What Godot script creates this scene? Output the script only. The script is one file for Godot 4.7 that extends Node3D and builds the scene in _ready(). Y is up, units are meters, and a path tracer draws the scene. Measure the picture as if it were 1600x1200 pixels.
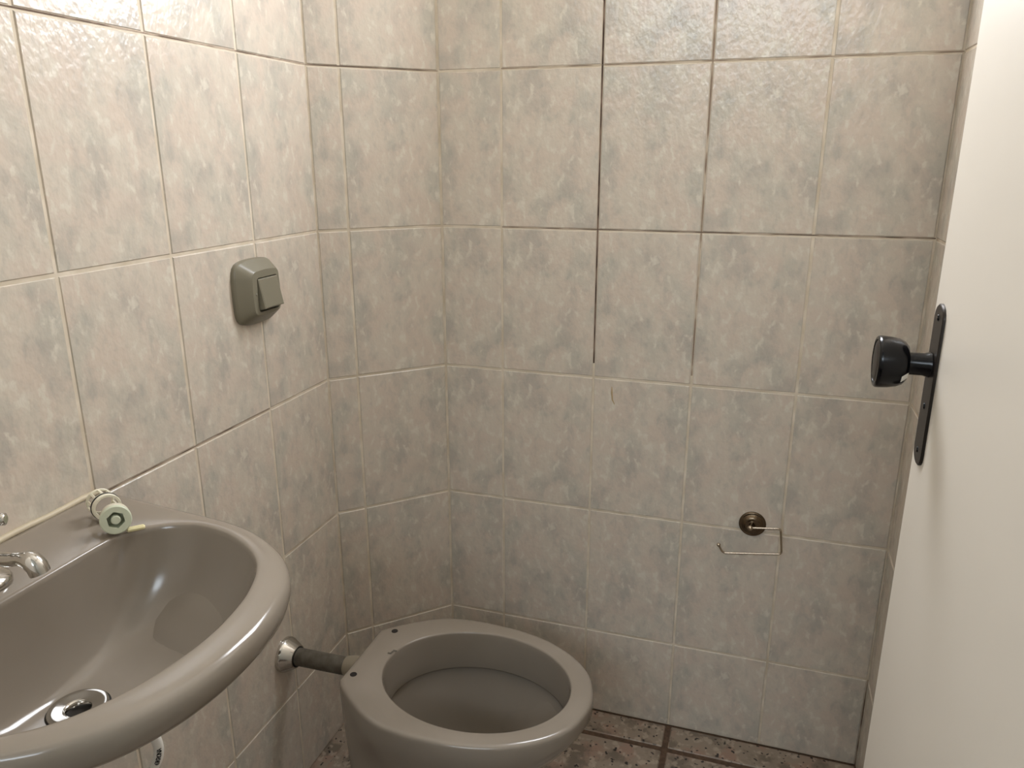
extends Node3D
# Small tiled washroom: basin and tap, toilet, flush plate, paper holder, white door.
# Axes: back wall is z = 0, floor y = 0, the door swings against the right wall.

const X_LEFT := -0.1853      # tile face of the left wall
const X_RIGHT := 0.9312      # tile face of the right wall
const Z_CORNER := 0.1853     # where the left wall meets the slanted corner wall
const Z_FRONT := 1.34        # inner face of the doorway wall
const H_ROOM := 2.5
const TW := 0.1997           # tile pitch across
const TH := 0.302            # tile pitch up
const ROW0 := 0.2164         # top of the cut bottom row
const GAP := 0.0042

var M := {}
var tile_mats: Array = []
var tile_meshes := {}
var rng := RandomNumberGenerator.new()

func _ready() -> void:
	rng.seed = 7
	# ---------- camera ----------
	var cam := Camera3D.new()
	cam.name = "camera"
	cam.rotation_order = EULER_ORDER_YXZ
	cam.rotation = Vector3(-0.2886, 0.3125, -0.0019)
	cam.position = Vector3(0.6440, 1.2627, 1.5169)
	cam.fov = rad_to_deg(2.0 * atan(600.0 / 1199.3))
	cam.near = 0.02
	cam.far = 50.0
	add_child(cam)
	cam.current = true
	# ---------- environment ----------
	var env := Environment.new()
	env.background_mode = Environment.BG_SKY
	var sky := Sky.new()
	var sm := ProceduralSkyMaterial.new()
	sm.sky_top_color = Color(0.55, 0.66, 0.80)
	sm.sky_horizon_color = Color(0.80, 0.84, 0.88)
	sm.ground_bottom_color = Color(0.45, 0.43, 0.40)
	sm.ground_horizon_color = Color(0.70, 0.70, 0.68)
	sky.sky_material = sm
	env.sky = sky
	env.tonemap_mode = Environment.TONE_MAPPER_LINEAR
	env.tonemap_exposure = 1.0
	env.sdfgi_enabled = true
	env.ssao_enabled = true
	env.ssil_enabled = true
	var we := WorldEnvironment.new()
	we.name = "environment"
	we.environment = env
	add_child(we)

	make_materials()
	build_window(0.70)
	build_hall(2.5)
	build_shell()
	build_door()
	build_basin()
	build_tap()
	build_hose()
	build_toilet()
	build_flush_pipe()
	build_flush_plate()
	build_paper_holder()
	build_valve_parts()

# =====================================================================
# helpers
# =====================================================================
func std(c: Color, rough := 0.5, metal := 0.0) -> StandardMaterial3D:
	var m := StandardMaterial3D.new()
	m.albedo_color = c
	m.roughness = rough
	m.metallic = metal
	return m

func obj(called: String, mesh: Mesh, mat: Material, parent: Node = self) -> MeshInstance3D:
	var o := MeshInstance3D.new()
	o.name = called
	o.mesh = mesh
	o.material_override = mat
	parent.add_child(o, true)
	return o

func thing(called: String, label: String, category: String, at := Vector3.ZERO) -> Node3D:
	var o := Node3D.new()
	o.name = called
	o.position = at
	o.set_meta("label", label)
	o.set_meta("category", category)
	add_child(o, true)
	return o

func st_new() -> SurfaceTool:
	var st := SurfaceTool.new()
	st.begin(Mesh.PRIMITIVE_TRIANGLES)
	return st

func tri(st: SurfaceTool, a: Vector3, b: Vector3, c: Vector3, ua := Vector2.ZERO, ub := Vector2.ZERO, uc := Vector2.ZERO) -> void:
	st.set_uv(ua); st.add_vertex(a)
	st.set_uv(ub); st.add_vertex(b)
	st.set_uv(uc); st.add_vertex(c)

# a, b, c, d run counter-clockwise seen from outside
func quad(st: SurfaceTool, a: Vector3, b: Vector3, c: Vector3, d: Vector3, ua := Vector2.ZERO, ub := Vector2.ZERO, uc := Vector2.ZERO, ud := Vector2.ZERO) -> void:
	tri(st, a, c, b, ua, uc, ub)
	tri(st, a, d, c, ua, ud, uc)

func done(st: SurfaceTool) -> ArrayMesh:
	st.generate_normals()
	return st.commit()

# rings: Array of PackedVector3Array of equal length
func loft(rings: Array, closed := true, cap0 := false, cap1 := false, flip := false, st: SurfaceTool = null) -> SurfaceTool:
	if st == null:
		st = st_new()
	st.set_smooth_group(0)
	var n: int = rings[0].size()
	for i in rings.size() - 1:
		var p: PackedVector3Array = rings[i]
		var q: PackedVector3Array = rings[i + 1]
		for j in (n if closed else n - 1):
			var k := (j + 1) % n
			if flip:
				quad(st, p[j], q[j], q[k], p[k])
			else:
				quad(st, p[j], p[k], q[k], q[j])
	for e in 2:
		if (e == 0 and cap0) or (e == 1 and cap1):
			var r: PackedVector3Array = rings[0] if e == 0 else rings[rings.size() - 1]
			var c := Vector3.ZERO
			for v in r:
				c += v
			c /= n
			st.set_smooth_group(1 + e)
			for j in n:
				var k := (j + 1) % n
				if (e == 1) != flip:
					tri(st, c, r[k], r[j])
				else:
					tri(st, c, r[j], r[k])
	return st

# profile of Vector2(radius, height) turned round Y, running upwards on the outside
func lathe(profile: Array, n := 32, cap0 := true, cap1 := true) -> ArrayMesh:
	var rings := []
	for p in profile:
		var r := PackedVector3Array()
		for j in n:
			var a := -TAU * j / n
			r.append(Vector3(p.x * cos(a), p.y, p.x * sin(a)))
		rings.append(r)
	return done(loft(rings, true, cap0, cap1))

func tube_st(path: Array, radius, n := 14, st: SurfaceTool = null) -> SurfaceTool:
	var rings := []
	var t0: Vector3 = (path[1] - path[0]).normalized()
	var u: Vector3 = t0.cross(Vector3.UP if absf(t0.y) < 0.9 else Vector3.RIGHT).normalized()
	for i in path.size():
		var t: Vector3
		if i == 0:
			t = t0
		elif i == path.size() - 1:
			t = (path[i] - path[i - 1]).normalized()
		else:
			t = (path[i + 1] - path[i - 1]).normalized()
		u = (u - t * u.dot(t)).normalized()
		var v := t.cross(u)
		var rr: float = radius[i] if radius is Array else radius
		var ring := PackedVector3Array()
		for j in n:
			var a := TAU * j / n
			ring.append(path[i] + (u * cos(a) + v * sin(a)) * rr)
		rings.append(ring)
	return loft(rings, true, true, true, false, st)

func tube(path: Array, radius, n := 14) -> ArrayMesh:
	return done(tube_st(path, radius, n))

# Catmull-Rom through points
func smooth_path(pts: Array, steps := 8, closed := false) -> Array:
	var out := []
	var n := pts.size()
	var last := n if closed else n - 1
	for i in last:
		var p0 = pts[(i - 1 + n) % n] if closed or i > 0 else pts[0] * 2.0 - pts[1]
		var p1 = pts[i]
		var p2 = pts[(i + 1) % n]
		var p3 = pts[(i + 2) % n] if closed or i + 2 < n else pts[n - 1] * 2.0 - pts[n - 2]
		for s in steps:
			var t := float(s) / steps
			out.append(0.5 * ((2.0 * p1) + (p2 - p0) * t + (2.0 * p0 - 5.0 * p1 + 4.0 * p2 - p3) * t * t + (3.0 * p1 - p0 - 3.0 * p2 + p3) * t * t * t))
	if not closed:
		out.append(pts[n - 1])
	return out

# chamfered box from lo to hi
func bevel_box(lo: Vector3, hi: Vector3, b := 0.002, st: SurfaceTool = null) -> SurfaceTool:
	if st == null:
		st = st_new()
	st.set_smooth_group(-1)
	var c := (lo + hi) * 0.5
	var h := (hi - lo) * 0.5
	b = minf(b, minf(h.x, minf(h.y, h.z)) * 0.9)
	for ax in 3:
		var a1 := (ax + 1) % 3
		var a2 := (ax + 2) % 3
		for s in [-1.0, 1.0]:
			var q := []
			for k in [[-1, -1], [1, -1], [1, 1], [-1, 1]]:
				var v := Vector3.ZERO
				v[ax] = h[ax] * s
				v[a1] = (h[a1] - b) * k[0]
				v[a2] = (h[a2] - b) * k[1]
				q.append(c + v)
			if s > 0:
				quad(st, q[0], q[1], q[2], q[3])
			else:
				quad(st, q[3], q[2], q[1], q[0])
		# edges along ax
		for s1 in [-1.0, 1.0]:
			for s2 in [-1.0, 1.0]:
				var e := []
				for k in [[-1, 0], [1, 0], [1, 1], [-1, 1]]:
					var v := Vector3.ZERO
					v[ax] = (h[ax] - b) * k[0]
					v[a1] = (h[a1] - (0.0 if k[1] == 0 else b)) * s1
					v[a2] = (h[a2] - (b if k[1] == 0 else 0.0)) * s2
					e.append(c + v)
				if s1 * s2 < 0:
					quad(st, e[0], e[1], e[2], e[3])
				else:
					quad(st, e[3], e[2], e[1], e[0])
	for sx in [-1.0, 1.0]:
		for sy in [-1.0, 1.0]:
			for sz in [-1.0, 1.0]:
				var a := c + Vector3(h.x * sx, (h.y - b) * sy, (h.z - b) * sz)
				var bb := c + Vector3((h.x - b) * sx, h.y * sy, (h.z - b) * sz)
				var d := c + Vector3((h.x - b) * sx, (h.y - b) * sy, h.z * sz)
				if sx * sy * sz > 0:
					tri(st, a, d, bb)
				else:
					tri(st, a, bb, d)
	return st

func slab(lo: Vector3, hi: Vector3, st: SurfaceTool = null) -> SurfaceTool:
	return bevel_box(lo, hi, 0.0005, st)

# orient local Y along direction d
func along(d: Vector3) -> Basis:
	var y := d.normalized()
	var x := y.cross(Vector3.FORWARD if absf(y.z) < 0.9 else Vector3.RIGHT).normalized()
	return Basis(x, y, x.cross(y))

# =====================================================================
# materials
# =====================================================================
func make_materials() -> void:
	M.grout = std(Color(0.88, 0.835, 0.765), 0.85)
	M.grout.albedo_texture = noise_tex(11, 0.02, Color(0.86, 0.84, 0.80), Color(1.0, 1.0, 1.0))
	M.grout.uv1_triplanar = true
	M.grout.uv1_world_triplanar = true
	M.grout.uv1_scale = Vector3.ONE * 3.0
	M.grout_brown = stain(12, Color(0.70, 0.63, 0.56), Color(0.40, 0.33, 0.28))
	M.grout_tan = stain(17, Color(0.76, 0.70, 0.62), Color(0.54, 0.47, 0.405))
	M.grout_dark = stain(18, Color(0.50, 0.42, 0.36), Color(0.27, 0.21, 0.175))
	M.floor_grout = std(Color(0.42, 0.33, 0.26), 0.9)
	M.floor_grout.albedo_texture = noise_tex(13, 0.05, Color(0.7, 0.7, 0.7), Color(1, 1, 1))
	M.floor_grout.uv1_triplanar = true
	M.floor_grout.uv1_world_triplanar = true
	M.floor_grout.uv1_scale = Vector3.ONE * 5.0
	M.plaster = std(Color(0.90, 0.88, 0.84), 0.8)
	M.ceramic = std(Color(0.577, 0.540, 0.495), 0.15)
	M.ceramic.albedo_texture = noise_tex(14, 0.012, Color(0.89, 0.88, 0.86), Color(1, 1, 1))
	M.ceramic.uv1_triplanar = true
	M.ceramic.uv1_world_triplanar = true
	M.chrome = std(Color(0.78, 0.77, 0.75), 0.12, 1.0)
	M.bronze = std(Color(0.44, 0.385, 0.32), 0.26, 1.0)
	M.wire = std(Color(0.72, 0.67, 0.60), 0.25, 1.0)
	M.door = std(Color(0.90, 0.875, 0.83), 0.38)
	M.door.normal_enabled = true
	M.door.normal_texture = normal_tex(21, 0.01, 1.2)
	M.door.normal_scale = 0.25
	M.door.uv1_triplanar = true
	M.door.uv1_world_triplanar = true
	M.black = std(Color(0.03, 0.03, 0.04), 0.2)
	M.black.metallic_specular = 0.38
	M.plate = std(Color(0.20, 0.18, 0.165), 0.42, 0.7)
	M.plate_edge = std(Color(0.80, 0.80, 0.78), 0.35, 0.6)
	M.dark = std(Color(0.10, 0.075, 0.05), 0.8)
	M.valve_grey = std(Color(0.475, 0.455, 0.39), 0.34)
	M.white_plastic = std(Color(0.90, 0.88, 0.80), 0.35)
	M.cap_plastic = std(Color(0.80, 0.82, 0.73), 0.4)
	M.cream = std(Color(0.88, 0.84, 0.66), 0.45)
	M.rubber = std(Color(0.05, 0.045, 0.04), 0.6)
	M.pvc = std(Color(0.42, 0.40, 0.36), 0.6)
	M.pvc.albedo_texture = noise_tex(15, 0.03, Color(0.65, 0.62, 0.58), Color(1, 1, 1))
	M.pvc.uv1_triplanar = true
	M.pvc.uv1_scale = Vector3.ONE * 6.0
	M.collar = std(Color(0.56, 0.52, 0.45), 0.5)
	M.sealant = std(Color(0.76, 0.71, 0.61), 0.5)
	M.hose = std(Color(0.94, 0.93, 0.90), 0.4)
	M.ink = std(Color(0.05, 0.05, 0.05), 0.6)
	M.alu = std(Color(0.70, 0.70, 0.69), 0.4, 0.8)
	M.wood = std(Color(0.86, 0.84, 0.79), 0.5)
	M.water = std(Color(0.80, 0.82, 0.78, 0.15), 0.02)
	M.water.transparency = BaseMaterial3D.TRANSPARENCY_ALPHA
	# wall tiles: four prints, one relief
	var relief := normal_tex(31, 0.03, 6.0)
	for v in 4:
		var m := std(Color(1, 1, 1), 0.25)
		m.albedo_texture = tile_print(40 + v * 7)
		m.normal_enabled = true
		m.normal_texture = relief
		m.normal_scale = 0.15
		tile_mats.append(m)
	M.floor_tile = std(Color(1, 1, 1), 0.4)
	M.floor_tile.albedo_texture = floor_print()

func noise_tex(sd: int, freq: float, lo: Color, hi: Color) -> ImageTexture:
	var n := FastNoiseLite.new()
	n.seed = sd
	n.frequency = freq
	n.fractal_octaves = 4
	var im := n.get_seamless_image(256, 256)
	im.convert(Image.FORMAT_RGB8)
	for y in 256:
		for x in 256:
			im.set_pixel(x, y, lo.lerp(hi, im.get_pixel(x, y).r))
	return ImageTexture.create_from_image(im)

func stain(sd: int, clean: Color, stained: Color) -> StandardMaterial3D:
	var m := std(Color(1, 1, 1), 0.9)
	m.albedo_texture = stain_tex(sd, clean, stained)
	m.uv1_triplanar = true
	m.uv1_world_triplanar = true
	m.uv1_scale = Vector3.ONE * 1.6
	return m

func stain_tex(sd: int, clean: Color, stained: Color) -> ImageTexture:
	var n := FastNoiseLite.new()
	n.seed = sd
	n.frequency = 0.03
	n.fractal_octaves = 4
	var im := n.get_seamless_image(256, 256)
	im.convert(Image.FORMAT_RGB8)
	for y in 256:
		for x in 256:
			im.set_pixel(x, y, clean.lerp(stained, smoothstep(0.22, 0.70, im.get_pixel(x, y).r)))
	return ImageTexture.create_from_image(im)

func normal_tex(sd: int, freq: float, strength: float) -> ImageTexture:
	var n := FastNoiseLite.new()
	n.seed = sd
	n.frequency = freq
	n.fractal_octaves = 3
	var im := n.get_seamless_image(512, 512)
	im.convert(Image.FORMAT_RGBA8)
	im.bump_map_to_normal_map(strength)
	return ImageTexture.create_from_image(im)

# marbled beige print with grey-green clouds and pinkish patches
func tile_print(sd: int) -> ImageTexture:
	var w := 224
	var h := 336
	var cloud := FastNoiseLite.new()
	cloud.seed = sd
	cloud.frequency = 0.0085
	cloud.fractal_octaves = 5
	cloud.fractal_gain = 0.55
	cloud.domain_warp_enabled = true
	cloud.domain_warp_amplitude = 28.0
	cloud.domain_warp_frequency = 0.02
	var fine := FastNoiseLite.new()
	fine.seed = sd + 1
	fine.frequency = 0.035
	fine.fractal_octaves = 4
	fine.domain_warp_enabled = true
	fine.domain_warp_amplitude = 14.0
	fine.domain_warp_frequency = 0.04
	var hue := FastNoiseLite.new()
	hue.seed = sd + 2
	hue.frequency = 0.012
	hue.fractal_octaves = 2
	var im := Image.create(w, h, false, Image.FORMAT_RGB8)
	var base := Color(0.804, 0.762, 0.704)
	var pink := Color(0.805, 0.750, 0.692)
	var green := Color(0.716, 0.702, 0.655)
	var grey := Color(0.690, 0.668, 0.628)
	var light := Color(0.842, 0.814, 0.756)
	for y in h:
		for x in w:
			var e := cloud.get_noise_2d(x, y * 0.72)
			var f := fine.get_noise_2d(x * 1.0, y * 0.6)
			var g := hue.get_noise_2d(x, y)
			var c := base.lerp(pink, clampf(g * 1.6 + 0.35, 0.0, 1.0))
			var side := pow(absf(float(x) / w - 0.5) * 2.0, 3.0)
			var k := clampf((e + 0.02 + side * 0.20) * 1.9, 0.0, 1.0)
			c = c.lerp(green.lerp(grey, clampf(g * 4.0 + 0.3, 0.0, 1.0)), k * 0.70)
			var d := clampf((f - 0.18) * 3.2, 0.0, 1.0)
			c = c.lerp(grey, d * (0.28 + 0.35 * k))
			var l := clampf((-f - 0.22) * 3.4, 0.0, 1.0)
			c = c.lerp(light, l * 0.8)
			im.set_pixel(x, y, c)
	return ImageTexture.create_from_image(im)

# speckled brown-grey stone print
func floor_print() -> ImageTexture:
	var s := 384
	var a := FastNoiseLite.new()
	a.seed = 91
	a.frequency = 0.014
	a.fractal_octaves = 5
	a.domain_warp_enabled = true
	a.domain_warp_amplitude = 20.0
	var b := FastNoiseLite.new()
	b.seed = 92
	b.frequency = 0.04
	b.fractal_octaves = 3
	var sp := FastNoiseLite.new()
	sp.seed = 93
	sp.frequency = 0.06
	sp.fractal_octaves = 2
	var im := Image.create(s, s, false, Image.FORMAT_RGB8)
	for y in s:
		for x in s:
			var c := Color(0.58, 0.525, 0.465)
			c = c.lerp(Color(0.60, 0.50, 0.44), clampf(a.get_noise_2d(x + 300, y) * 2.5, 0, 1))
			c = c.lerp(Color(0.43, 0.385, 0.335), clampf((a.get_noise_2d(x, y) + 0.02) * 2.4, 0, 0.85))
			c = c.lerp(Color(0.70, 0.64, 0.57), clampf((b.get_noise_2d(x, y) - 0.20) * 3.0, 0, 0.7))
			c = c.lerp(Color(0.13, 0.11, 0.10), clampf((sp.get_noise_2d(x, y) - 0.50) * 9.0, 0, 1))
			im.set_pixel(x, y, c)
	return ImageTexture.create_from_image(im)

# =====================================================================
# shell
# =====================================================================
# one wall tile: face in local XY (0..w, 0..h), proud of the joint bed; uv cut from the full print
func tile_mesh(w: float, h: float, v0: float, u0: float) -> ArrayMesh:
	var key := "%.4f %.4f %.3f %.3f" % [w, h, v0, u0]
	if tile_meshes.has(key):
		return tile_meshes[key]
	var st := st_new()
	var g := GAP * 0.5
	var b := 0.0016
	var z1 := 0.0
	var z0 := -0.0016
	var zb := -0.006
	var o := [Vector3(g, g, 0), Vector3(w - g, g, 0), Vector3(w - g, h - g, 0), Vector3(g, h - g, 0)]
	var i := [Vector3(g + b, g + b, 0), Vector3(w - g - b, g + b, 0), Vector3(w - g - b, h - g - b, 0), Vector3(g + b, h - g - b, 0)]
	var uv := func(p: Vector3) -> Vector2: return Vector2(u0 + p.x / TW, 1.0 - (v0 + p.y / TH))
	st.set_smooth_group(-1)
	var T := []
	var E := []
	for k in 4:
		T.append(i[k] + Vector3(0, 0, z1))
		E.append(o[k] + Vector3(0, 0, z0))
	quad(st, T[0], T[1], T[2], T[3], uv.call(T[0]), uv.call(T[1]), uv.call(T[2]), uv.call(T[3]))
	for k in 4:
		var n := (k + 1) % 4
		quad(st, E[k], E[n], T[n], T[k], uv.call(E[k]), uv.call(E[n]), uv.call(T[n]), uv.call(T[k]))
		var fa: Vector3 = Vector3(E[k].x, E[k].y, zb)
		var fb: Vector3 = Vector3(E[n].x, E[n].y, zb)
		quad(st, fa, fb, E[n], E[k], uv.call(fa), uv.call(fb), uv.call(E[n]), uv.call(E[k]))
	st.generate_normals()
	st.generate_tangents()
	var m := st.commit()
	tile_meshes[key] = m
	return m

# tiles on a wall: origin at the floor, dir along the wall, columns given by their edges; hole = Rect2 in wall coordinates
func tile_wall(wall: Node3D, origin: Vector3, dir: Vector3, cols: Array, hole := Rect2()) -> void:
	var rows := [0.0]
	var y := ROW0
	while y < H_ROOM - 0.02:
		rows.append(y)
		y += TH
	rows.append(H_ROOM)
	if hole.size.y > 0.0:
		rows.append(hole.position.y)
		rows.append(hole.end.y)
		rows.sort()
	var normal := dir.cross(Vector3.UP)
	var bas := Basis(dir, Vector3.UP, normal)
	for r in rows.size() - 1:
		for c in cols.size() - 1:
			var x0: float = cols[c]
			var x1: float = cols[c + 1]
			var y0: float = rows[r]
			var y1: float = rows[r + 1]
			if y1 - y0 < 0.01:
				continue
			var ym := (y0 + y1) * 0.5
			if hole.size.y > 0.0 and ym > hole.position.y and ym < hole.end.y and x1 > hole.position.x and x0 < hole.end.x:
				if x0 < hole.position.x - 0.01:
					x1 = hole.position.x      # cut tile beside the opening
				elif x1 > hole.end.x + 0.01:
					x0 = hole.end.x
				else:
					continue
			var cut_y := fposmod(y0 - ROW0, TH) / TH
			if cut_y > 0.98:
				cut_y = 0.0
			var ma: Mesh = tile_mesh(x1 - x0, y1 - y0, cut_y, 0.0)
			var t := obj("tile", ma, tile_mats[rng.randi() % tile_mats.size()], wall)
			var tilt := Basis(Vector3.UP, rng.randf_range(-0.0018, 0.0018)) * Basis(Vector3.RIGHT, rng.randf_range(-0.0015, 0.0015))
			t.transform = Transform3D(bas * tilt, origin + dir * x0 + Vector3.UP * y0)

func joint(wall: Node3D, origin: Vector3, dir: Vector3, x0: float, y0: float, x1: float, y1: float, mat := "grout_brown") -> void:
	var n := dir.cross(Vector3.UP)
	var st := st_new()
	st.set_smooth_group(-1)
	var g := GAP * 0.5
	var d := -0.0009
	# the stain keeps to part of the joint: its upper half where it lies flat
	var a := Vector2(minf(x0, x1) - (g * 0.75 if x0 == x1 else 0.0), minf(y0, y1) + (g * 0.05 if y0 == y1 else 0.0))
	var b := Vector2(maxf(x0, x1) + (g * 0.75 if x0 == x1 else 0.0), maxf(y0, y1) + (g * 0.95 if y0 == y1 else 0.0))
	var P := func(x: float, y: float) -> Vector3: return origin + dir * x + Vector3.UP * y + n * d
	quad(st, P.call(a.x, a.y), P.call(b.x, a.y), P.call(b.x, b.y), P.call(a.x, b.y))
	obj("stained_grout_joint", done(st), M[mat], wall)

func structure(called: String, mesh: Mesh, mat: Material) -> MeshInstance3D:
	var o := obj(called, mesh, mat)
	o.set_meta("kind", "structure")
	return o

func build_shell() -> void:
	var R := 0.0014   # joint bed behind the tile faces
	var zf := Z_FRONT
	# left wall
	var wl := structure("wall_left", done(slab(Vector3(X_LEFT - 0.12, 0, Z_CORNER - 0.06), Vector3(X_LEFT - R, H_ROOM, zf))), M.grout)
	var cols := [0.0, 0.2003]
	while cols[-1] < zf - Z_CORNER - 0.01:
		cols.append(minf(cols[-1] + TW, zf - Z_CORNER))
	# local x runs from the near end towards the corner so that the face looks into the room
	var rev := []
	for i in cols.size():
		rev.append((zf - Z_CORNER) - cols[cols.size() - 1 - i])
	tile_wall(wl, Vector3(X_LEFT, 0, zf), Vector3(0, 0, -1), rev)
	var r0 := ROW0 + 4 * TH
	var r1 := ROW0 + 3 * TH
	var r2 := ROW0 + 2 * TH
	var lw := zf - Z_CORNER
	joint(wl, Vector3(X_LEFT, 0, zf), Vector3(0, 0, -1), rev[2], r0, lw, r0)
	joint(wl, Vector3(X_LEFT, 0, zf), Vector3(0, 0, -1), rev[3], r2, rev[5], r2)
	# slanted corner wall
	var d := Vector3(1, 0, -1).normalized()
	var o := Vector3(X_LEFT, 0, Z_CORNER)
	var n := d.cross(Vector3.UP)
	var len := Vector2(X_LEFT, Z_CORNER).length()
	var st := st_new()
	st.set_smooth_group(-1)
	var a := o - n * R
	var b := o + d * len - n * R
	var c := b - n * 0.1
	var e := a - n * 0.1
	var up := Vector3.UP * H_ROOM
	quad(st, a, b, b + up, a + up)
	quad(st, b, c, c + up, b + up)
	quad(st, c, e, e + up, c + up)
	quad(st, e, a, a + up, e + up)
	quad(st, a + up, b + up, c + up, e + up)
	quad(st, e, c, b, a)
	var wc := structure("wall_corner", done(st), M.grout)
	tile_wall(wc, o, d, [0.0, 0.0624, len])
	joint(wc, o, d, 0.0, r0, len, r0)
	# back wall with the window opening
	var hole := Rect2(0.232, 1.565, 0.50, 0.64)
	var wb := st_new()
	slab(Vector3(-0.02, 0, -0.15), Vector3(X_RIGHT + 0.15, hole.position.y, -R), wb)
	slab(Vector3(-0.02, hole.end.y, -0.15), Vector3(X_RIGHT + 0.15, H_ROOM, -R), wb)
	slab(Vector3(-0.02, hole.position.y, -0.15), Vector3(hole.position.x, hole.end.y, -R), wb)
	slab(Vector3(hole.end.x, hole.position.y, -0.15), Vector3(X_RIGHT + 0.15, hole.end.y, -R), wb)
	var wk := structure("wall_back", done(wb), M.grout)
	var cc := [0.0]
	for i in 5:
		cc.append(0.1325 + i * TW)
	tile_wall(wk, Vector3.ZERO, Vector3(1, 0, 0), cc, hole)
	joint(wk, Vector3.ZERO, Vector3.RIGHT, cc[2], r2 + 0.03, cc[2], hole.position.y, "grout_dark")
	joint(wk, Vector3.ZERO, Vector3.RIGHT, cc[3], r2 + 0.02, cc[3], hole.position.y, "grout_tan")
	joint(wk, Vector3.ZERO, Vector3.RIGHT, cc[1], r1, cc[5], r1)
	joint(wk, Vector3.ZERO, Vector3.RIGHT, cc[1], r0, cc[5], r0, "grout_tan")
	joint(wk, Vector3.ZERO, Vector3.RIGHT, cc[2], 0.0, cc[2], 0.012)
	joint(wk, Vector3.ZERO, Vector3.RIGHT, cc[5], 0.0, cc[5], ROW0)
	# dried yellow drip on one back-wall tile
	var drip := tube([Vector3(0.372, 0.803, 0.0002), Vector3(0.3725, 0.79, 0.0004), Vector3(0.374, 0.775, 0.0004), Vector3(0.379, 0.765, 0.0001)], [0.0008, 0.0016, 0.0014, 0.0007], 8)
	obj("dried_drip", drip, std(Color(0.72, 0.62, 0.46), 0.5), wk)
	# right wall
	var wr := structure("wall_right", done(slab(Vector3(X_RIGHT + R, 0, 0.0), Vector3(X_RIGHT + 0.15, H_ROOM, zf))), M.grout)
	var rc := [0.0]
	while rc[-1] < zf - 0.01:
		rc.append(minf(rc[-1] + TW, zf))
	tile_wall(wr, Vector3(X_RIGHT, 0, 0), Vector3(0, 0, 1), rc)
	# doorway wall, mostly behind the camera
	var wd := st_new()
	slab(Vector3(X_LEFT - 0.12, 0, zf), Vector3(0.10, H_ROOM, zf + 0.12), wd)
	slab(Vector3(0.84, 0, zf), Vector3(X_RIGHT + 0.15, H_ROOM, zf + 0.12), wd)
	slab(Vector3(0.10, 2.12, zf), Vector3(0.84, H_ROOM, zf + 0.12), wd)
	structure("wall_front", done(wd), M.plaster)
	# ceiling
	structure("ceiling", done(slab(Vector3(X_LEFT - 0.12, H_ROOM, -0.15), Vector3(X_RIGHT + 0.15, H_ROOM + 0.1, zf + 0.12))), M.plaster)
	# floor
	var fl := structure("floor", done(slab(Vector3(X_LEFT - 0.12, -0.1, -0.15), Vector3(X_RIGHT + 0.15, -0.002, zf + 0.12))), M.floor_grout)
	var fx := [X_LEFT - 0.01, 0.133, 0.533, X_RIGHT + 0.005]
	var fz := [-0.004, 0.078, 0.478, 0.878, 1.278, zf + 0.12]
	for i in 3:
		for j in 5:
			var s2 := st_new()
			bevel_box(Vector3(fx[i] + 0.0065, -0.008, fz[j] + 0.0065), Vector3(fx[i + 1] - 0.0065, 0.0, fz[j + 1] - 0.0065), 0.002, s2)
			var t := obj("floor_tile", done(s2), floor_mat(i * 5 + j), fl)
			t.name = "floor_tile" if i + j == 0 else "floor_tile_%03d" % (i * 5 + j)

func floor_mat(k: int) -> StandardMaterial3D:
	var m: StandardMaterial3D = M.floor_tile.duplicate()
	m.uv1_triplanar = true
	m.uv1_world_triplanar = true
	m.uv1_scale = Vector3.ONE * 2.4
	m.uv1_offset = Vector3(k * 0.37, k * 0.21, k * 0.53)
	return m

# =====================================================================
# light
# =====================================================================
func area(called: String, parent: Node, size: Vector2, energy: float, color: Color, tr: Transform3D) -> void:
	var l := AreaLight3D.new()
	l.name = called
	l.area_size = size
	l.light_energy = energy
	l.light_color = color
	l.shadow_enabled = true
	l.area_normalize_energy = true
	l.area_range = 8.0
	l.area_attenuation = 2.0
	parent.add_child(l, true)
	l.transform = tr

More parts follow.
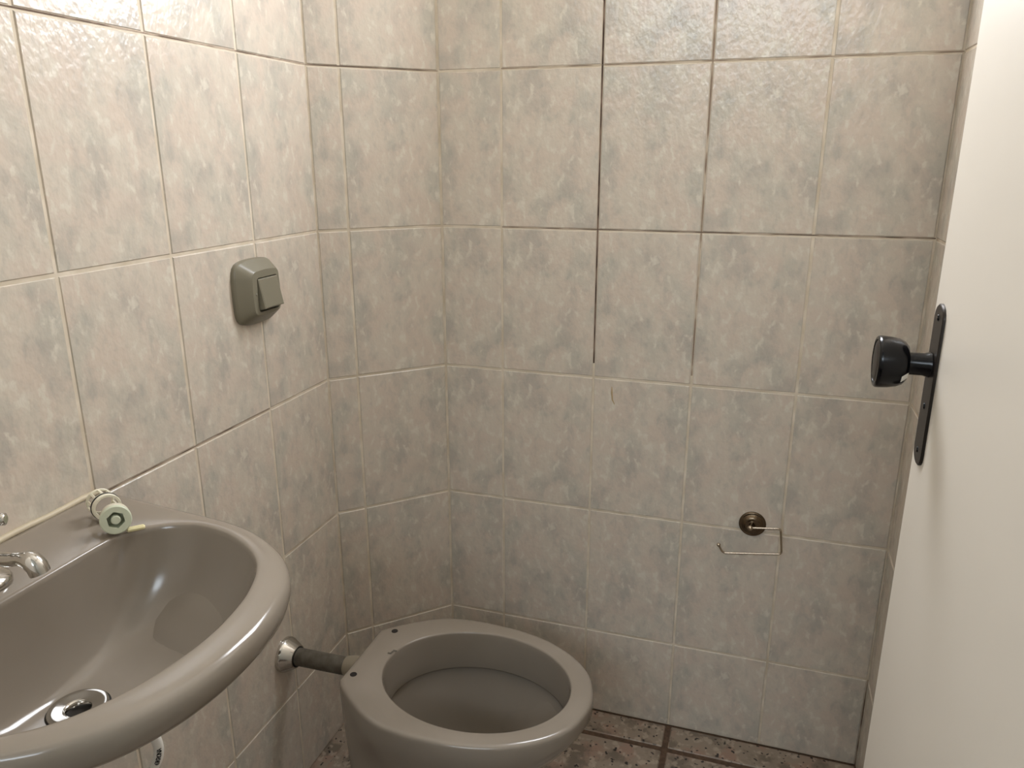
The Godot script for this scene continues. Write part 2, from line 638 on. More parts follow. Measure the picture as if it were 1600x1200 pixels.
# tilting frosted window high in the back wall, just above the picture; it is what the left wall and the basin mirror
func build_window(energy: float) -> void:
	var w := Node3D.new()
	w.name = "window_1"
	w.set_meta("kind", "structure")
	add_child(w)
	var x0 := 0.232
	var x1 := 0.732
	var y0 := 1.565
	var y1 := 2.205
	var f := st_new()
	for q in [[x0, y0, x1, y0 + 0.025], [x0, y1 - 0.025, x1, y1], [x0, y0 + 0.025, x0 + 0.025, y1 - 0.025], [x1 - 0.025, y0 + 0.025, x1, y1 - 0.025]]:
		bevel_box(Vector3(q[0], q[1], -0.06), Vector3(q[2], q[3], 0.004), 0.002, f)
	obj("window_frame", done(f), M.alu, w)
	var glass := std(Color(0.9, 0.92, 0.93), 0.5)
	glass.emission_enabled = true
	glass.emission = Color(0.94, 0.97, 1.0)
	glass.emission_energy_multiplier = 2.0
	var n := 3
	var ph := (y1 - y0 - 0.05) / n
	for i in n:
		var yc := y0 + 0.025 + ph * (i + 0.5)
		var tilt := Basis(Vector3.RIGHT, deg_to_rad(6.0))   # upper edge leans into the room
		var g := st_new()
		bevel_box(Vector3(-(x1 - x0) * 0.5 + 0.028, -ph * 0.5 + 0.002, -0.003), Vector3((x1 - x0) * 0.5 - 0.028, ph * 0.5 - 0.002, 0.003), 0.001, g)
		var o := obj("pane", done(g), glass, w)
		o.transform = Transform3D(tilt, Vector3((x0 + x1) * 0.5, yc, -0.01))
		var face := tilt * Vector3(0, 0, 1)
		# an area light shines along its own -z
		area("daylight_pane", w, Vector2(x1 - x0 - 0.06, ph - 0.01), energy, Color(0.955, 0.965, 0.985), Transform3D(tilt * Basis(Vector3.UP, PI), Vector3((x0 + x1) * 0.5, yc, -0.01) + face * 0.006))

# plain hall behind the camera
func build_hall(energy: float) -> void:
	var z0 := Z_FRONT + 0.12
	var s := st_new()
	slab(Vector3(-1.0, -0.1, z0), Vector3(2.0, 0.0, 3.4), s)
	structure("floor_hall", done(s), M.floor_grout)
	var c := st_new()
	slab(Vector3(-1.0, 2.6, z0 - 0.12), Vector3(2.0, 2.7, 3.4), c)
	structure("ceiling_hall", done(c), M.plaster)
	var w := st_new()
	slab(Vector3(-1.1, 0, z0), Vector3(-1.0, 2.6, 3.4), w)
	slab(Vector3(2.0, 0, z0), Vector3(2.1, 2.6, 3.4), w)
	slab(Vector3(-1.0, 0, 3.4), Vector3(2.0, 2.6, 3.5), w)
	slab(Vector3(-1.0, 0, z0 - 0.1), Vector3(X_LEFT - 0.12, 2.6, z0), w)
	slab(Vector3(X_RIGHT + 0.15, 0, z0 - 0.1), Vector3(2.0, 2.6, z0), w)
	slab(Vector3(X_LEFT - 0.12, H_ROOM + 0.1, z0 - 0.1), Vector3(X_RIGHT + 0.15, 2.7, z0), w)
	structure("wall_hall", done(w), M.plaster)
	# band of frosted glass high in the far hall wall: the daylight that the upper back-wall tiles mirror
	var b := Node3D.new()
	b.name = "window_2"
	b.set_meta("kind", "structure")
	add_child(b)
	var x0 := -0.40
	var x1 := 1.15
	var y0 := 2.02
	var y1 := 2.54
	var f := st_new()
	for q in [[x0 - 0.04, y0 - 0.04, x1 + 0.04, y0], [x0 - 0.04, y1, x1 + 0.04, y1 + 0.04], [x0 - 0.04, y0, x0, y1], [x1, y0, x1 + 0.04, y1]]:
		bevel_box(Vector3(q[0], q[1], 3.35), Vector3(q[2], q[3], 3.4), 0.003, f)
	obj("window_frame", done(f), M.alu, b)
	var glass := std(Color(0.9, 0.92, 0.93), 0.5)
	glass.emission_enabled = true
	glass.emission = Color(0.93, 0.97, 1.0)
	glass.emission_energy_multiplier = 2.0
	var g := st_new()
	bevel_box(Vector3(x0, y0, 3.385), Vector3(x1, y1, 3.395), 0.001, g)
	obj("pane", done(g), glass, b)
	area("daylight_hall", b, Vector2(x1 - x0, y1 - y0), energy, Color(0.89, 0.945, 1.0), Transform3D(Basis.IDENTITY, Vector3((x0 + x1) * 0.5, (y0 + y1) * 0.5, 3.375)))

# =====================================================================
# door
# =====================================================================
func build_door() -> void:
	var d := Node3D.new()
	d.name = "door_1"
	d.set_meta("kind", "structure")
	add_child(d)
	d.position = Vector3(0.821, 0.0, 0.632)
	var st := st_new()
	bevel_box(Vector3(0, 0.008, 0), Vector3(0.035, 2.1, 0.70), 0.0015, st)
	obj("door_leaf", done(st), M.door, d)
	# handle plate: rounded upright bar standing on the face that looks left
	var half := 0.0195
	var zc := 0.0355
	var ylo := 0.950
	var yhi := 1.121
	var outline := []
	for q in [[half, yhi, -1], [half, ylo, 1]]:
		for k in 9:
			var a := PI * k / 8.0
			outline.append(Vector2(zc + cos(a) * half * (1 if q[2] < 0 else -1), (yhi - half * 0.7 + sin(a) * half * 0.7) if q[2] < 0 else (ylo + half * 0.7 - sin(a) * half * 0.7)))
	var rings := []
	for lv in [[0.0, 0.0], [-0.0020, 0.0], [-0.0030, 0.0014]]:
		var r := PackedVector3Array()
		for p in outline:
			var q2 := Vector2(zc, (ylo + yhi) * 0.5)
			var dir: Vector2 = (p - q2).normalized()
			r.append(Vector3(lv[0], p.y - dir.y * lv[1], p.x - dir.x * lv[1] * 2.0))
		rings.append(r)
	var pl := obj("handle_plate", done(loft(rings, true, true, true)), M.plate, d)
	for yy in [yhi - 0.014, ylo + 0.016, ylo + 0.064]:
		var sc := obj("screw", lathe([Vector2(0.0032, 0.0), Vector2(0.0032, 0.0008), Vector2(0.002, 0.0014)], 14), M.black, pl)
		sc.transform = Transform3D(along(Vector3(-1, 0, 0)), Vector3(-0.0030, yy, zc))
	# knob turned round an axis pointing into the room
	var ax := along(Vector3(-1, 0, 0))
	var at := Vector3(-0.004, 1.058, zc)
	var neck := obj("knob_neck", lathe([Vector2(0.013, 0.0), Vector2(0.0125, 0.003), Vector2(0.0115, 0.006), Vector2(0.0115, 0.026)], 28), M.black, d)
	neck.transform = Transform3D(ax, at)
	var knob := obj("knob", lathe([Vector2(0.012, 0.020), Vector2(0.0185, 0.0215), Vector2(0.0225, 0.025), Vector2(0.0248, 0.030), Vector2(0.0263, 0.038), Vector2(0.0270, 0.047), Vector2(0.0268, 0.0495), Vector2(0.0255, 0.051), Vector2(0.0235, 0.0512), Vector2(0.0228, 0.0500), Vector2(0.0226, 0.0492)], 44), M.black, d)
	knob.transform = Transform3D(ax, at)
	# smear of door paint near the neck
	var sm := []
	for lv in [[0.0190, 0.0217], [0.0227, 0.0248], [0.0243, 0.0282]]:
		var r := PackedVector3Array()
		for k in 7:
			var a := deg_to_rad(-55.0 - 3.2 * k + (5.0 if lv[1] > 0.025 else 0.0))
			r.append(Vector3(cos(a) * (lv[0] + 0.0003), lv[1] - 0.0002, sin(a) * (lv[0] + 0.0003)))
		sm.append(r)
	obj("paint_smear", done(loft(sm, false)), M.door, knob)
	var face := obj("knob_face", lathe([Vector2(0.0226, 0.049), Vector2(0.021, 0.0506), Vector2(0.012, 0.0516), Vector2(0.004, 0.0518)], 36), M.plate, knob)
	face.set_meta("label", "brown worn disc on the knob")

# =====================================================================
# basin
# =====================================================================
# distance from c to a closed outline along angle a
func cast(poly: Array, c: Vector2, a: float) -> float:
	var d := Vector2(cos(a), sin(a))
	var best := 0.0
	for i in poly.size():
		var p: Vector2 = poly[i] - c
		var q: Vector2 = poly[(i + 1) % poly.size()] - c
		var e := q - p
		var den := d.cross(e)
		if absf(den) < 1e-9:
			continue
		var t := p.cross(e) / den
		var s := p.cross(d) / den
		if t > 0.0 and s >= -1e-4 and s <= 1.0001:
			best = maxf(best, t)
	return best

func mirror(half: Array, round_steps := 6) -> Array:
	var full := half.duplicate()
	for i in range(half.size() - 2, 0, -1):
		full.append(Vector2(half[i].x, -half[i].y))
	return smooth_path(full, round_steps, true)

func build_basin() -> void:
	var root := thing("wash_basin", "glossy taupe ceramic wash basin fixed to the left tiled wall", "basin", Vector3(X_LEFT, 0.0, 1.0))
	var outer := mirror([Vector2(0.0, 0), Vector2(0, .06), Vector2(0, .12), Vector2(0.0, .19), Vector2(0.003, .218), Vector2(.02, .2265), Vector2(.05, .226), Vector2(.12, .220), Vector2(.18, .216), Vector2(.225, .211), Vector2(.268, .199), Vector2(.313, .175), Vector2(.346, .147), Vector2(.369, .115), Vector2(.385, .075), Vector2(.393, .035), Vector2(.395, 0)])
	var inner := mirror([Vector2(.118, 0), Vector2(.118, .05), Vector2(.118, .10), Vector2(.120, .128), Vector2(.130, .150), Vector2(.150, .170), Vector2(.178, .184), Vector2(.205, .187), Vector2(.245, .179), Vector2(.290, .156), Vector2(.322, .122), Vector2(.343, .075), Vector2(.352, .03), Vector2(.354, 0)])
	var c := Vector2(0.215, 0.0)
	var n := 120
	var R_out := []
	var R_in := []
	for j in n:
		var a := TAU * j / n
		R_out.append(cast(outer, c, a))
		R_in.append(cast(inner, c, a))
	var drain := Vector2(0.175, 0.004)
	var dr := 0.030
	var ybot := 0.696
	# top surface height: level rim, a hair higher at the wall
	var rim := func(p: Vector2) -> float: return 0.8215 + 0.007 * clampf(1.0 - p.x / 0.30, 0.0, 1.0)
	var rings := []
	var prof := [[0.0, 0.0], [0.12, 0.010], [0.25, 0.034], [0.38, 0.075], [0.5, 0.135], [0.62, 0.225], [0.73, 0.345], [0.82, 0.49], [0.89, 0.645], [0.94, 0.785], [0.97, 0.885], [0.99, 0.955]]
	for w in prof:
		var r := PackedVector3Array()
		for j in n:
			var a := TAU * j / n
			var dirv := Vector2(cos(a), sin(a))
			var p0 := drain + dirv * dr
			var p1: Vector2 = c + dirv * R_in[j]
			var p := p0.lerp(p1, w[0])
			r.append(Vector3(p.x, lerpf(ybot, rim.call(p1) - 0.002, w[1]), p.y))
		rings.append(r)
	# edge of the bowl, rim, outer roll, underside
	var levels := [[0.0, -0.0022, 0], [0.0018, -0.0008, 0], [0.005, 0.0, 0], [0.5, 0.0006, 1], [-0.017, 0.0002, 2], [-0.009, -0.0006, 2], [-0.0045, -0.0026, 2], [-0.0015, -0.0062, 2], [0.0, -0.012, 2], [0.0, -0.020, 2], [-0.003, -0.030, 2], [-0.012, -0.041, 2], [-0.030, -0.053, 2], [-0.052, -0.066, 2], [-0.075, -0.082, 2], [-0.100, -0.100, 2], [-0.130, -0.122, 2], [-0.155, -0.142, 2]]
	for lv in levels:
		var r := PackedVector3Array()
		for j in n:
			var a := TAU * j / n
			var dirv := Vector2(cos(a), sin(a))
			var rad: float
			if lv[2] == 0:
				rad = R_in[j] + lv[0]
			elif lv[2] == 1:
				rad = lerpf(R_in[j] + 0.005, R_out[j] - 0.017, 0.5)
			else:
				rad = maxf(R_out[j] + lv[0], 0.03)
			var p := c + dirv * rad
			if lv[2] == 2 and p.x < 0.0:
				p.x = 0.0
			# the back stays upright against the wall
			if lv[2] == 2 and dirv.x < -0.1 and lv[1] < -0.003:
				p.x = minf(p.x, (c + dirv * R_out[j]).x + absf(lv[0]) * 0.15)
			r.append(Vector3(p.x, rim.call(p) + lv[1], p.y))
		rings.append(r)
	obj("bowl", done(loft(rings, true, false, true, true)), M.ceramic, root)
	# bead of sealant along the wall
	var path := []
	for i in 21:
		var z := lerpf(-0.218, 0.30, i / 20.0)
		if z > 0.22:
			break
		path.append(Vector3(0.003, 0.829 + 0.0007 * sin(i * 1.7), z))
	obj("sealant_bead", tube(path, 0.0042, 10), M.sealant, root)
	# drain: chrome dished ring round a dark hole
	var ring := obj("drain_ring", lathe([Vector2(0.0125, -0.012), Vector2(0.0125, 0.001), Vector2(0.0135, 0.0022), Vector2(0.0165, 0.0026), Vector2(0.024, 0.0042), Vector2(0.0285, 0.0046), Vector2(0.0298, 0.0036), Vector2(0.0300, 0.0)], 48, false, false), M.chrome, root)
	ring.position = Vector3(drain.x, ybot - 0.001, drain.y)
	var gk := obj("drain_gasket", lathe([Vector2(0.0296, -0.004), Vector2(0.0318, -0.002), Vector2(0.0318, 0.0012), Vector2(0.0296, 0.0018)], 48, false, false), M.rubber, root)
	gk.position = ring.position
	var hole := obj("drain_hole", lathe([Vector2(0.0128, -0.05), Vector2(0.0126, -0.006)], 30, true, true), M.dark, root)
	hole.position = ring.position

func build_tap() -> void:
	var root := thing("basin_tap", "chrome basin tap with a short spout on the basin ledge", "tap", Vector3(X_LEFT + 0.074, 0.8275, 1.004))
	obj("base_flange", lathe([Vector2(0.027, 0.0), Vector2(0.0272, 0.004), Vector2(0.025, 0.008), Vector2(0.019, 0.0115), Vector2(0.0165, 0.013)], 36), M.chrome, root)
	obj("body", lathe([Vector2(0.0165, 0.012), Vector2(0.0155, 0.016), Vector2(0.0150, 0.036), Vector2(0.0165, 0.040), Vector2(0.0165, 0.050), Vector2(0.012, 0.054), Vector2(0.010, 0.056), Vector2(0.0095, 0.066)], 32), M.chrome, root)
	var pts := smooth_path([Vector3(0.006, 0.033, 0), Vector3(0.025, 0.035, 0.0), Vector3(0.045, 0.0375, -0.001), Vector3(0.059, 0.0405, -0.002), Vector3(0.070, 0.0395, -0.003), Vector3(0.0770, 0.034, -0.0035), Vector3(0.0795, 0.0265, -0.004)], 5)
	var rad := []
	for i in pts.size():
		var t := float(i) / (pts.size() - 1)
		rad.append(lerpf(0.0078, 0.0072, t) if t < 0.45 else lerpf(0.0072, 0.0102, smoothstep(0.45, 0.72, t)))
	obj("spout", tube(pts, rad, 18), M.chrome, root)
	var head := obj("handle", lathe([Vector2(0.0105, 0.064), Vector2(0.0125, 0.068), Vector2(0.0125, 0.080), Vector2(0.009, 0.085), Vector2(0.003, 0.0865)], 24), M.chrome, root)
	for k in 4:
		var a := k * PI / 2 - 0.45
		var dv := Vector3(cos(a), 0, sin(a))
		obj("handle_arm", tube([dv * 0.008 + Vector3(0, 0.074, 0), dv * 0.022 + Vector3(0, 0.0742, 0), dv * 0.030 + Vector3(0, 0.0745, 0), dv * 0.034 + Vector3(0, 0.0745, 0), dv * 0.0352 + Vector3(0, 0.0745, 0)], [0.0042, 0.0048, 0.0066, 0.0066, 0.0045], 14), M.chrome, head)

func build_hose() -> void:
	var root := thing("water_hose", "thin white plastic water hose curving under the basin", "hose")
	var pts := smooth_path([Vector3(-0.135, 0.632, 0.975), Vector3(-0.128, 0.61, 0.945), Vector3(-0.114, 0.575, 0.897), Vector3(-0.098, 0.53, 0.850), Vector3(-0.095, 0.478, 0.8315), Vector3(-0.105, 0.440, 0.840), Vector3(-0.130, 0.415, 0.875), Vector3(-0.165, 0.410, 0.92), Vector3(-0.184, 0.410, 0.945)], 10)
	obj("hose_tube", tube(pts, 0.0068, 16), M.hose, root)
	obj("wall_nut", tube([pts[-1] + Vector3(-0.002, 0, 0), pts[-1] + Vector3(0.016, 0, -0.016)], 0.011, 12), M.white_plastic, root)
	# printing along the hose
	var side := Vector3(0.68, 0.48, 0.55).normalized()
	var font := SystemFont.new()
	font.font_names = PackedStringArray(["Droid Sans"])
	font.font_weight = 700
	var st := st_new()
	var word := "KRONA"
	for k in range(-1, word.length()):
		var u := 44.6 - 1.1 * k
		var i := clampi(int(u), 0, pts.size() - 2)
		var p: Vector3 = pts[i].lerp(pts[i + 1], u - i)
		var t: Vector3 = (pts[i] - pts[i + 1]).normalized()   # reads upwards
		var nn := (side - t * side.dot(t)).normalized()
		var b := Basis(t, nn.cross(t), nn)
		if k == -1:
			var ringpts := []
			for q in 15:
				var a := TAU * q / 14.0
				ringpts.append(p + nn * 0.0069 + (b.x * cos(a) + b.y * sin(a)) * 0.0025)
			var lg := tube_st(ringpts, 0.0006, 6)
			tube_st([p + nn * 0.0069 - b.x * 0.0024, p + nn * 0.0069 + b.x * 0.0024], 0.0006, 6, lg)
			obj("printed_logo", done(lg), M.ink, root)
		elif k >= 0:
			var tm := TextMesh.new()
			tm.text = word[k]
			tm.font = font
			tm.font_size = 16
			tm.pixel_size = 0.0005
			tm.depth = 0.0003
			st.append_from(tm, 0, Transform3D(b, p + nn * 0.0069))
	var s2 := st.commit()
	obj("printed_name", s2, M.ink, root)

# =====================================================================
# toilet
# =====================================================================
func ellipse(j: int, n: int, cx: float, a: float, b: float, y: float) -> Vector3:
	var t := TAU * j / n
	return Vector3(cx + a * cos(t), y, b * sin(t))

func build_toilet() -> void:
	var root := thing("toilet", "taupe ceramic toilet bowl without seat beside the slanted corner", "toilet", Vector3(0.0, 0.0, 0.441))
	var outer := mirror([Vector2(0, 0), Vector2(0.0, .045), Vector2(0.0, .076), Vector2(.006, .086), Vector2(.03, .108), Vector2(.07, .138), Vector2(.112, .159), Vector2(.16, .1665), Vector2(.21, .167), Vector2(.27, .161), Vector2(.33, .143), Vector2(.38, .113), Vector2(.415, .076), Vector2(.431, .038), Vector2(.437, 0)])
	var c := Vector2(0.22, 0.0)
	var n := 112
	var R := []
	var RI := []
	var hole := []
	for j in n:
		hole.append(Vector2(0.2275 + 0.170 * cos(TAU * j / n), 0.1305 * sin(TAU * j / n)))
	for j in n:
		R.append(cast(outer, c, TAU * j / n))
		RI.append(cast(hole, c, TAU * j / n))
	var y := 0.38
	var rings := []
	# inside, from the bottom of the bowl up
	for lv in [[0.185, 0.030, 0.030, 0.11], [0.188, 0.060, 0.052, 0.118], [0.195, 0.092, 0.074, 0.150], [0.207, 0.122, 0.098, 0.200], [0.219, 0.146, 0.118, 0.255], [0.228, 0.166, 0.135, 0.288], [0.229, 0.170, 0.137, 0.303], [0.229, 0.170, 0.134, 0.312], [0.229, 0.166, 0.128, 0.3055], [0.229, 0.1645, 0.1262, 0.3035], [0.229, 0.1638, 0.1255, 0.306], [0.2285, 0.165, 0.1265, 0.325], [0.228, 0.167, 0.1282, 0.350], [0.2277, 0.169, 0.1297, 0.368]]:
		var r := PackedVector3Array()
		for j in n:
			var a := TAU * j / n
			# contour at the same polar angles as the rim
			var e := []
			var dirv := Vector2(cos(a), sin(a))
			var q := Vector2(c.x - lv[0], 0)
			var A: float = pow(dirv.x / lv[1], 2) + pow(dirv.y / lv[2], 2)
			var B: float = 2.0 * (q.x * dirv.x / (lv[1] * lv[1]))
			var C: float = pow(q.x / lv[1], 2) - 1.0
			var t := (-B + sqrt(maxf(B * B - 4.0 * A * C, 0.0))) / (2.0 * A)
			r.append(Vector3(c.x + dirv.x * t, lv[3], dirv.y * t))
		rings.append(r)
	for lv in [[0.0, -0.003, 0], [0.0010, -0.0008, 0], [0.003, 0.0, 0], [0.0, 0.0002, 1], [-0.010, 0.0, 2], [-0.0045, -0.0008, 2], [-0.0015, -0.0030, 2], [-0.0003, -0.006, 2], [0.0, -0.011, 2], [0.0, -0.028, 2]]:
		var r := PackedVector3Array()
		for j in n:
			var a := TAU * j / n
			var dirv := Vector2(cos(a), sin(a))
			var rad: float = RI[j] + lv[0] if lv[2] == 0 else (lerpf(RI[j] + 0.004, R[j] - 0.010, 0.5) if lv[2] == 1 else R[j] + lv[0])
			var p := c + dirv * rad
			r.append(Vector3(p.x, y + lv[1], p.y))
		rings.append(r)
	# body narrowing to the foot
	var foot := mirror([Vector2(.010, 0), Vector2(.010, .040), Vector2(.012, .074), Vector2(.026, .088), Vector2(.07, .095), Vector2(.12, .099), Vector2(.18, .096), Vector2(.235, .076), Vector2(.268, .04), Vector2(.278, 0)])
	for lv in [[0.325, 0.10, 0.0], [0.29, 0.26, 0.0], [0.25, 0.50, 0.0], [0.21, 0.74, 0.0], [0.16, 0.93, 0.0], [0.11, 1.0, 0.0], [0.05, 1.0, 0.0], [0.018, 1.0, 0.004], [0.0, 1.0, 0.006]]:
		var r := PackedVector3Array()
		for j in n:
			var a := TAU * j / n
			var dirv := Vector2(cos(a), sin(a))
			var p: Vector2 = (c + dirv * R[j]).lerp(c + dirv * (cast(foot, c, a) + lv[2]), lv[1])
			r.append(Vector3(p.x, lv[0], p.y))
		rings.append(r)
	obj("bowl", done(loft(rings, true, true, true, true)), M.ceramic, root)
	# standing water
	var wr := PackedVector3Array()
	for j in 48:
		wr.append(ellipse(j, 48, 0.192, 0.078, 0.063, 0.135))
	var wl := PackedVector3Array()
	for j in 48:
		wl.append(ellipse(j, 48, 0.192, 0.078, 0.063, 0.134))
	obj("water", done(loft([wl, wr], true, true, true, true)), M.water, root)
	# seat bolt holes
	for s in [-1, 1]:
		var b := obj("bolt_hole", lathe([Vector2(0.0062, -0.004), Vector2(0.0062, 0.0006)], 20), M.dark, root)
		b.position = Vector3(0.024 + (0.006 if s < 0 else -0.006), y, s * 0.070 - 0.012)
	# inlet spigot at the back
	var sp := obj("inlet", lathe([Vector2(0.030, 0.0), Vector2(0.029, 0.018), Vector2(0.025, 0.034), Vector2(0.0235, 0.04)], 28), M.ceramic, root)
	sp.transform = Transform3D(along(Vector3(-1, 0.0, 0)), Vector3(0.028, 0.328, -0.026))
	# worn maker's stamp on the rim
	var mk := st_new()
	mk.set_smooth_group(-1)
	for q in [[0.052, -0.016, 0.004, 0.0022], [0.058, -0.026, 0.004, 0.0022], [0.055, -0.021, 0.0022, 0.003]]:
		quad(mk, Vector3(q[0] - q[2], y + 0.0005, q[1] + q[3]), Vector3(q[0] + q[2], y + 0.0005, q[1] + q[3]), Vector3(q[0] + q[2], y + 0.0005, q[1] - q[3]), Vector3(q[0] - q[2], y + 0.0005, q[1] - q[3]))
	obj("rim_stamp", done(mk), M.pvc, root)

func build_flush_pipe() -> void:
	var root := thing("flush_pipe", "short grey flush pipe with chrome cone flange running to the toilet", "pipe", Vector3(X_LEFT, 0.319, 0.414))
	var ax := along(Vector3(1, 0, 0))
	var fl := obj("wall_flange", lathe([Vector2(0.0345, 0.0), Vector2(0.0350, 0.003), Vector2(0.0335, 0.009), Vector2(0.0325, 0.010), Vector2(0.0225, 0.029), Vector2(0.0210, 0.030), Vector2(0.0195, 0.030), Vector2(0.0190, 0.026)], 48), M.chrome, root)
	fl.transform = Transform3D(ax, Vector3.ZERO)
	var gasket := obj("gasket", lathe([Vector2(0.0200, 0.024), Vector2(0.0200, 0.0302), Vector2(0.0175, 0.0306)], 32), M.rubber, root)
	gasket.transform = Transform3D(ax, Vector3.ZERO)
	obj("pipe", tube([Vector3(0.004, 0, 0), Vector3(0.10, 0.002, 0.0), Vector3(0.150, 0.004, 0.001)], 0.0172, 28), M.pvc, root)
	obj("rubber_collar", tube([Vector3(0.136, 0.004, 0.0), Vector3(0.141, 0.004, 0.0), Vector3(0.158, 0.006, 0.001), Vector3(0.182, 0.008, 0.002)], [0.0178, 0.0195, 0.0215, 0.0240], 28), M.collar, root)

# =====================================================================
# small things
# =====================================================================
# rounded square ring with bowed sides in the wall plane; local x = out of wall, z along, y up
func bowed(half: float, bow: float, corner: float, out: float, cy := 0.0, cz := 0.0, n := 64) -> PackedVector3Array:
	var r := PackedVector3Array()
	for j in n:
		var a := TAU * (j + 0.5) / n
		var cs := cos(a)
		var sn := sin(a)
		var e := corner
		var k := pow(pow(absf(cs), e) + pow(absf(sn), e), -1.0 / e)
		var y := sn * k * half
		var z := cs * k * half
		y += signf(sn) * bow * (1.0 - pow(z / half, 2)) * (absf(y) / half)
		z += signf(cs) * bow * (1.0 - pow(y / (half + bow), 2)) * (absf(z) / half)
		r.append(Vector3(out, cy + y, cz - z))
	return r

func build_flush_plate() -> void:
	var root := thing("flush_plate", "grey-green plastic flush plate with a square push button on the left wall", "flush plate", Vector3(X_LEFT, 1.041, 0.404))
	var rings := [bowed(0.0515, 0.0045, 7.0, 0.0), bowed(0.0515, 0.0045, 7.0, 0.006), bowed(0.0500, 0.0045, 7.0, 0.009), bowed(0.0362, 0.003, 14.0, 0.0265, 0.0, -0.003), bowed(0.0352, 0.003, 14.0, 0.0275, 0.0, -0.003)]
	# front panel with a square recess for the button
	rings.append(bowed(0.0290, 0.0, 18.0, 0.0280, -0.003, -0.006))
	rings.append(bowed(0.0288, 0.0, 18.0, 0.0200, -0.003, -0.006))
	obj("cover", done(smooth_bands(rings)), M.valve_grey, root)
	# button: wedge, lower edge pushed out
	var zc := -0.006
	var yc := -0.003
	var h := 0.0272
	var st := st_new()
	st.set_smooth_group(-1)
	var f := [Vector3(0.0285, yc + h, zc + h), Vector3(0.0285, yc + h, zc - h), Vector3(0.0385, yc - h * 0.84, zc - h), Vector3(0.0385, yc - h * 0.84, zc + h)]
	var bk := [Vector3(0.016, yc + h, zc + h), Vector3(0.016, yc + h, zc - h), Vector3(0.016, yc - h, zc - h), Vector3(0.016, yc - h, zc + h)]
	var mid := Vector3(0, 0, 0)
	var inset := 0.002
	var fi := []
	for k in 4:
		var cc: Vector3 = (f[0] + f[1] + f[2] + f[3]) / 4.0
		fi.append(f[k].lerp(cc, 0.07) + Vector3(0.0012, 0, 0))
	quad(st, fi[3], fi[2], fi[1], fi[0])
	for k in 4:
		var m := (k + 1) % 4
		quad(st, f[m], f[k], bk[k], bk[m])
		quad(st, fi[m], fi[k], f[k], f[m])
	obj("push_button", done(st), M.valve_grey, root)
	var dot := obj("fixing_cap", lathe([Vector2(0.0024, 0.0), Vector2(0.0022, 0.0010), Vector2(0.0012, 0.0014)], 14), M.valve_grey, root)
	dot.transform = Transform3D(along(Vector3(1, 0, 0)), Vector3(0.0272, -0.001, 0.0268))

# loft with a crease between bands
func smooth_bands(rings: Array) -> SurfaceTool:
	var st := st_new()
	var n: int = rings[0].size()
	for i in rings.size() - 1:
		st.set_smooth_group(10 + i)
		for j in n:
			var k := (j + 1) % n
			quad(st, rings[i][j], rings[i + 1][j], rings[i + 1][k], rings[i][k])
	var r: PackedVector3Array = rings[-1]
	var c := Vector3.ZERO
	for v in r:
		c += v
	c /= n
	st.set_smooth_group(90)
	for j in n:
		tri(st, c, r[j], r[(j + 1) % n])
	return st

func build_paper_holder() -> void:
	var root := thing("paper_holder", "small bronze wire toilet paper holder on the back wall", "paper holder", Vector3(0.674, 0.536, 0.0))
	var ax := along(Vector3(0, 0, 1))
	var ro := obj("rosette", lathe([Vector2(0.0266, -0.0005), Vector2(0.0270, 0.002), Vector2(0.0258, 0.0045), Vector2(0.0235, 0.0050), Vector2(0.0222, 0.0042), Vector2(0.0205, 0.0052), Vector2(0.0185, 0.0085), Vector2(0.0150, 0.0105), Vector2(0.0120, 0.0108), Vector2(0.0095, 0.0100), Vector2(0.0085, 0.0105)], 48), M.bronze, root)
	ro.transform = Transform3D(ax, Vector3.ZERO)
	var e := Vector3(-0.004, 0.0050, 0.032)
	obj("post", tube([Vector3(0, 0, 0.008), Vector3(-0.001, 0.001, 0.012), e * 0.75, e], [0.0075, 0.0052, 0.0046, 0.0046], 18), M.bronze, root)
	var bs := SphereMesh.new()
	bs.radius = 0.0052
	bs.height = 0.0104
	bs.radial_segments = 20
	bs.rings = 10
	var ball := obj("post_tip", bs, M.wire, root)
	ball.position = e
	var o := Vector3(0.674, 0.536, 0.0)
	var P := []
	# rounded corners of the bent wire
	var k := [Vector3(.670, .541, .032), Vector3(.728, .548, .032), Vector3(.7345, .4925, .032), Vector3(.621, .4765, .032), Vector3(.6115, .4935, .033)]
	P.append(k[0] - o)
	for i in [1, 2, 3]:
		var a: Vector3 = k[i - 1]
		var b: Vector3 = k[i]
		var d: Vector3 = k[i + 1]
		var rr := 0.007
		var p := b + (a - b).normalized() * rr
		var q := b + (d - b).normalized() * rr
		for s in 7:
			var t := s / 6.0
			P.append(p.lerp(b, t).lerp(b.lerp(q, t), t) - o)
	P.append(k[4] - o)
	obj("wire_arm", tube(P, 0.0020, 12), M.wire, root)
	var tip := SphereMesh.new()
	tip.radius = 0.0040
	tip.height = 0.0080
	tip.radial_segments = 18
	tip.rings = 9
	var tp := obj("arm_tip", tip, M.wire, root)
	tp.position = k[4] - o + Vector3(0, 0.001, 0.001)

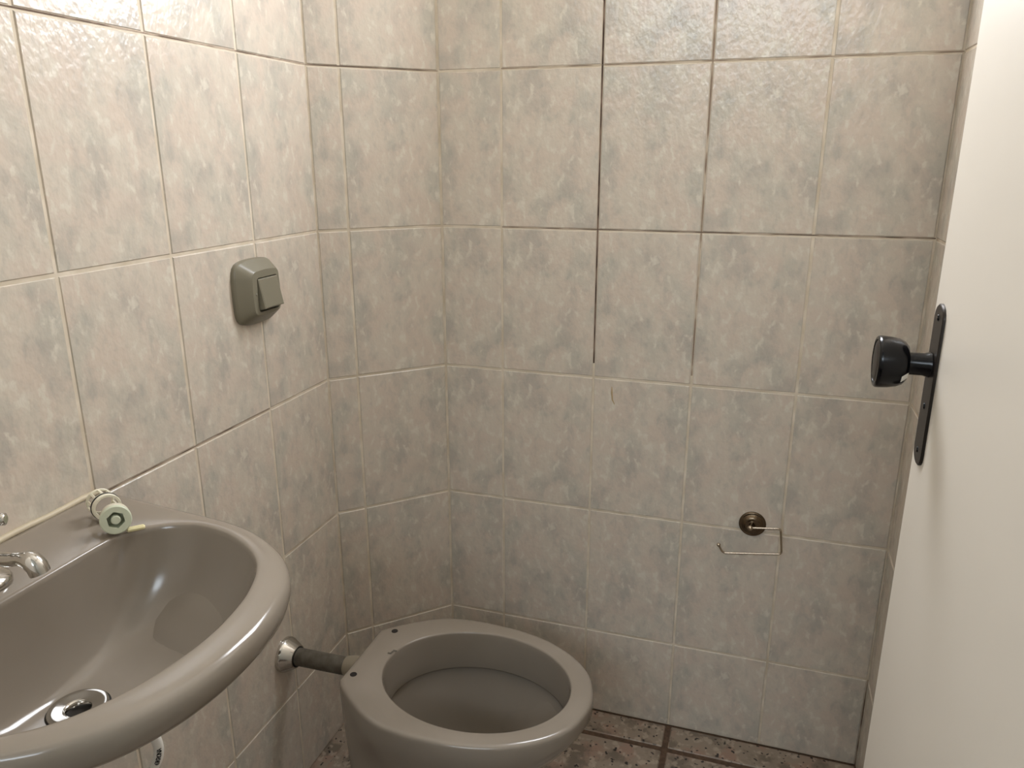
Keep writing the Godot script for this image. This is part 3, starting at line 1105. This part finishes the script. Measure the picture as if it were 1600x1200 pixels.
func build_valve_parts() -> void:
	# slotted cage ring lying on its side
	var top := 0.8285
	var cage := thing("slotted_ring", "white slotted plastic cage ring with black rubber band on the basin ledge", "plastic ring", Vector3(-0.113, top + 0.0172, 0.838))
	var axd := Vector3(0.80, 0.02, 0.42).normalized()
	var B := along(axd)
	var R := 0.0168
	var front := obj("front_ring", ring_mesh(R - 0.0032, R, 0.009, 0.0145), M.white_plastic, cage)
	front.transform = Transform3D(B, Vector3.ZERO)
	var back := obj("back_ring", ring_mesh(R - 0.0030, R - 0.0003, -0.0150, -0.0122), M.white_plastic, cage)
	back.transform = Transform3D(B, Vector3.ZERO)
	var mid := obj("middle_ring", ring_mesh(R - 0.0030, R, 0.004, 0.0068), M.white_plastic, cage)
	mid.transform = Transform3D(B, Vector3.ZERO)
	var band := obj("rubber_band", ring_mesh(R - 0.003, R + 0.0007, 0.0067, 0.0091), M.rubber, cage)
	band.transform = Transform3D(B, Vector3.ZERO)
	for k in 10:
		var a := TAU * k / 10.0
		var p := Vector3(cos(a), 0, sin(a)) * (R - 0.0017)
		var s := st_new()
		bevel_box(Vector3(-0.0012, -0.0125, -0.0015), Vector3(0.0012, 0.0045, 0.0015), 0.0004, s)
		var bar := obj("bar", done(s), M.white_plastic, cage)
		bar.transform = Transform3D(B, Vector3.ZERO) * Transform3D(Basis(Vector3.UP, -a), p)
	# capped sleeve with a hexagonal socket in front of it
	var cap := thing("tap_cartridge", "pale green plastic tap cartridge with hexagonal socket in front of the slotted ring", "cartridge", Vector3(-0.067, top + 0.0170, 0.866))
	var B2 := along(Vector3(0.74, 0.16, 0.66))
	var Rc := 0.0176
	var body := obj("sleeve", lathe([Vector2(Rc - 0.004, -0.016), Vector2(Rc - 0.001, -0.015), Vector2(Rc - 0.001, -0.001)], 40, true, false), M.white_plastic, cap)
	body.transform = Transform3D(B2, Vector3.ZERO)
	var gasket := obj("gasket", ring_mesh(Rc - 0.003, Rc - 0.0002, -0.001, 0.0008), M.rubber, cap)
	gasket.transform = Transform3D(B2, Vector3.ZERO)
	# face: round disc with a hexagonal hole
	var n := 48
	var rs := []
	for lv in [[0, 0.0006], [0, 0.0040], [1, 0.0052], [2, 0.0052], [2, -0.010]]:
		var r := PackedVector3Array()
		for j in n:
			var a := -TAU * j / n
			var hx := 0.0104 * cos(PI / 6.0) / cos(fposmod(a, PI / 3.0) - PI / 6.0)
			var q: float = Rc if lv[0] == 0 else (Rc - 0.0013 if lv[0] == 1 else hx)
			r.append(Vector3(q * cos(a), lv[1], q * sin(a)))
		rs.append(r)
	var st := st_new()
	for i in rs.size() - 1:
		var part := loft([rs[i], rs[i + 1]], true, false, i == rs.size() - 2, false)
		st.append_from(done(part), 0, Transform3D.IDENTITY)
	var disc := obj("face_disc", st.commit(), M.cap_plastic, cap)
	disc.transform = Transform3D(B2, Vector3.ZERO)
	var pin := obj("pin", lathe([Vector2(0.0056, -0.010), Vector2(0.0054, 0.0052), Vector2(0.0046, 0.0062)], 20), M.cap_plastic, cap)
	pin.transform = Transform3D(B2, Vector3.ZERO)
	# small broken piece
	var chip := thing("plastic_chip", "tiny cream plastic chip beside the tap cartridge on the basin rim", "plastic chip", Vector3(-0.053, 0.826, 0.852))
	var cs := st_new()
	bevel_box(Vector3(-0.0105, 0.0, -0.0035), Vector3(0.0105, 0.0055, 0.0035), 0.0018, cs)
	var cm := obj("chip_body", done(cs), M.cream, chip)
	cm.rotation.y = 0.8

func ring_mesh(r0: float, r1: float, y0: float, y1: float) -> ArrayMesh:
	var b := 0.0006
	var p := [Vector2(r0, y0), Vector2(r1 - b, y0), Vector2(r1, y0 + b), Vector2(r1, y1 - b), Vector2(r1 - b, y1), Vector2(r0, y1), Vector2(r0, y0)]
	var rings := []
	for q in p:
		var r := PackedVector3Array()
		for j in 44:
			var a := -TAU * j / 44.0
			r.append(Vector3(q.x * cos(a), q.y, q.x * sin(a)))
		rings.append(r)
	var st := st_new()
	for i in rings.size() - 1:
		st.append_from(done(loft([rings[i], rings[i + 1]], true, false, false, false)), 0, Transform3D.IDENTITY)
	return st.commit()
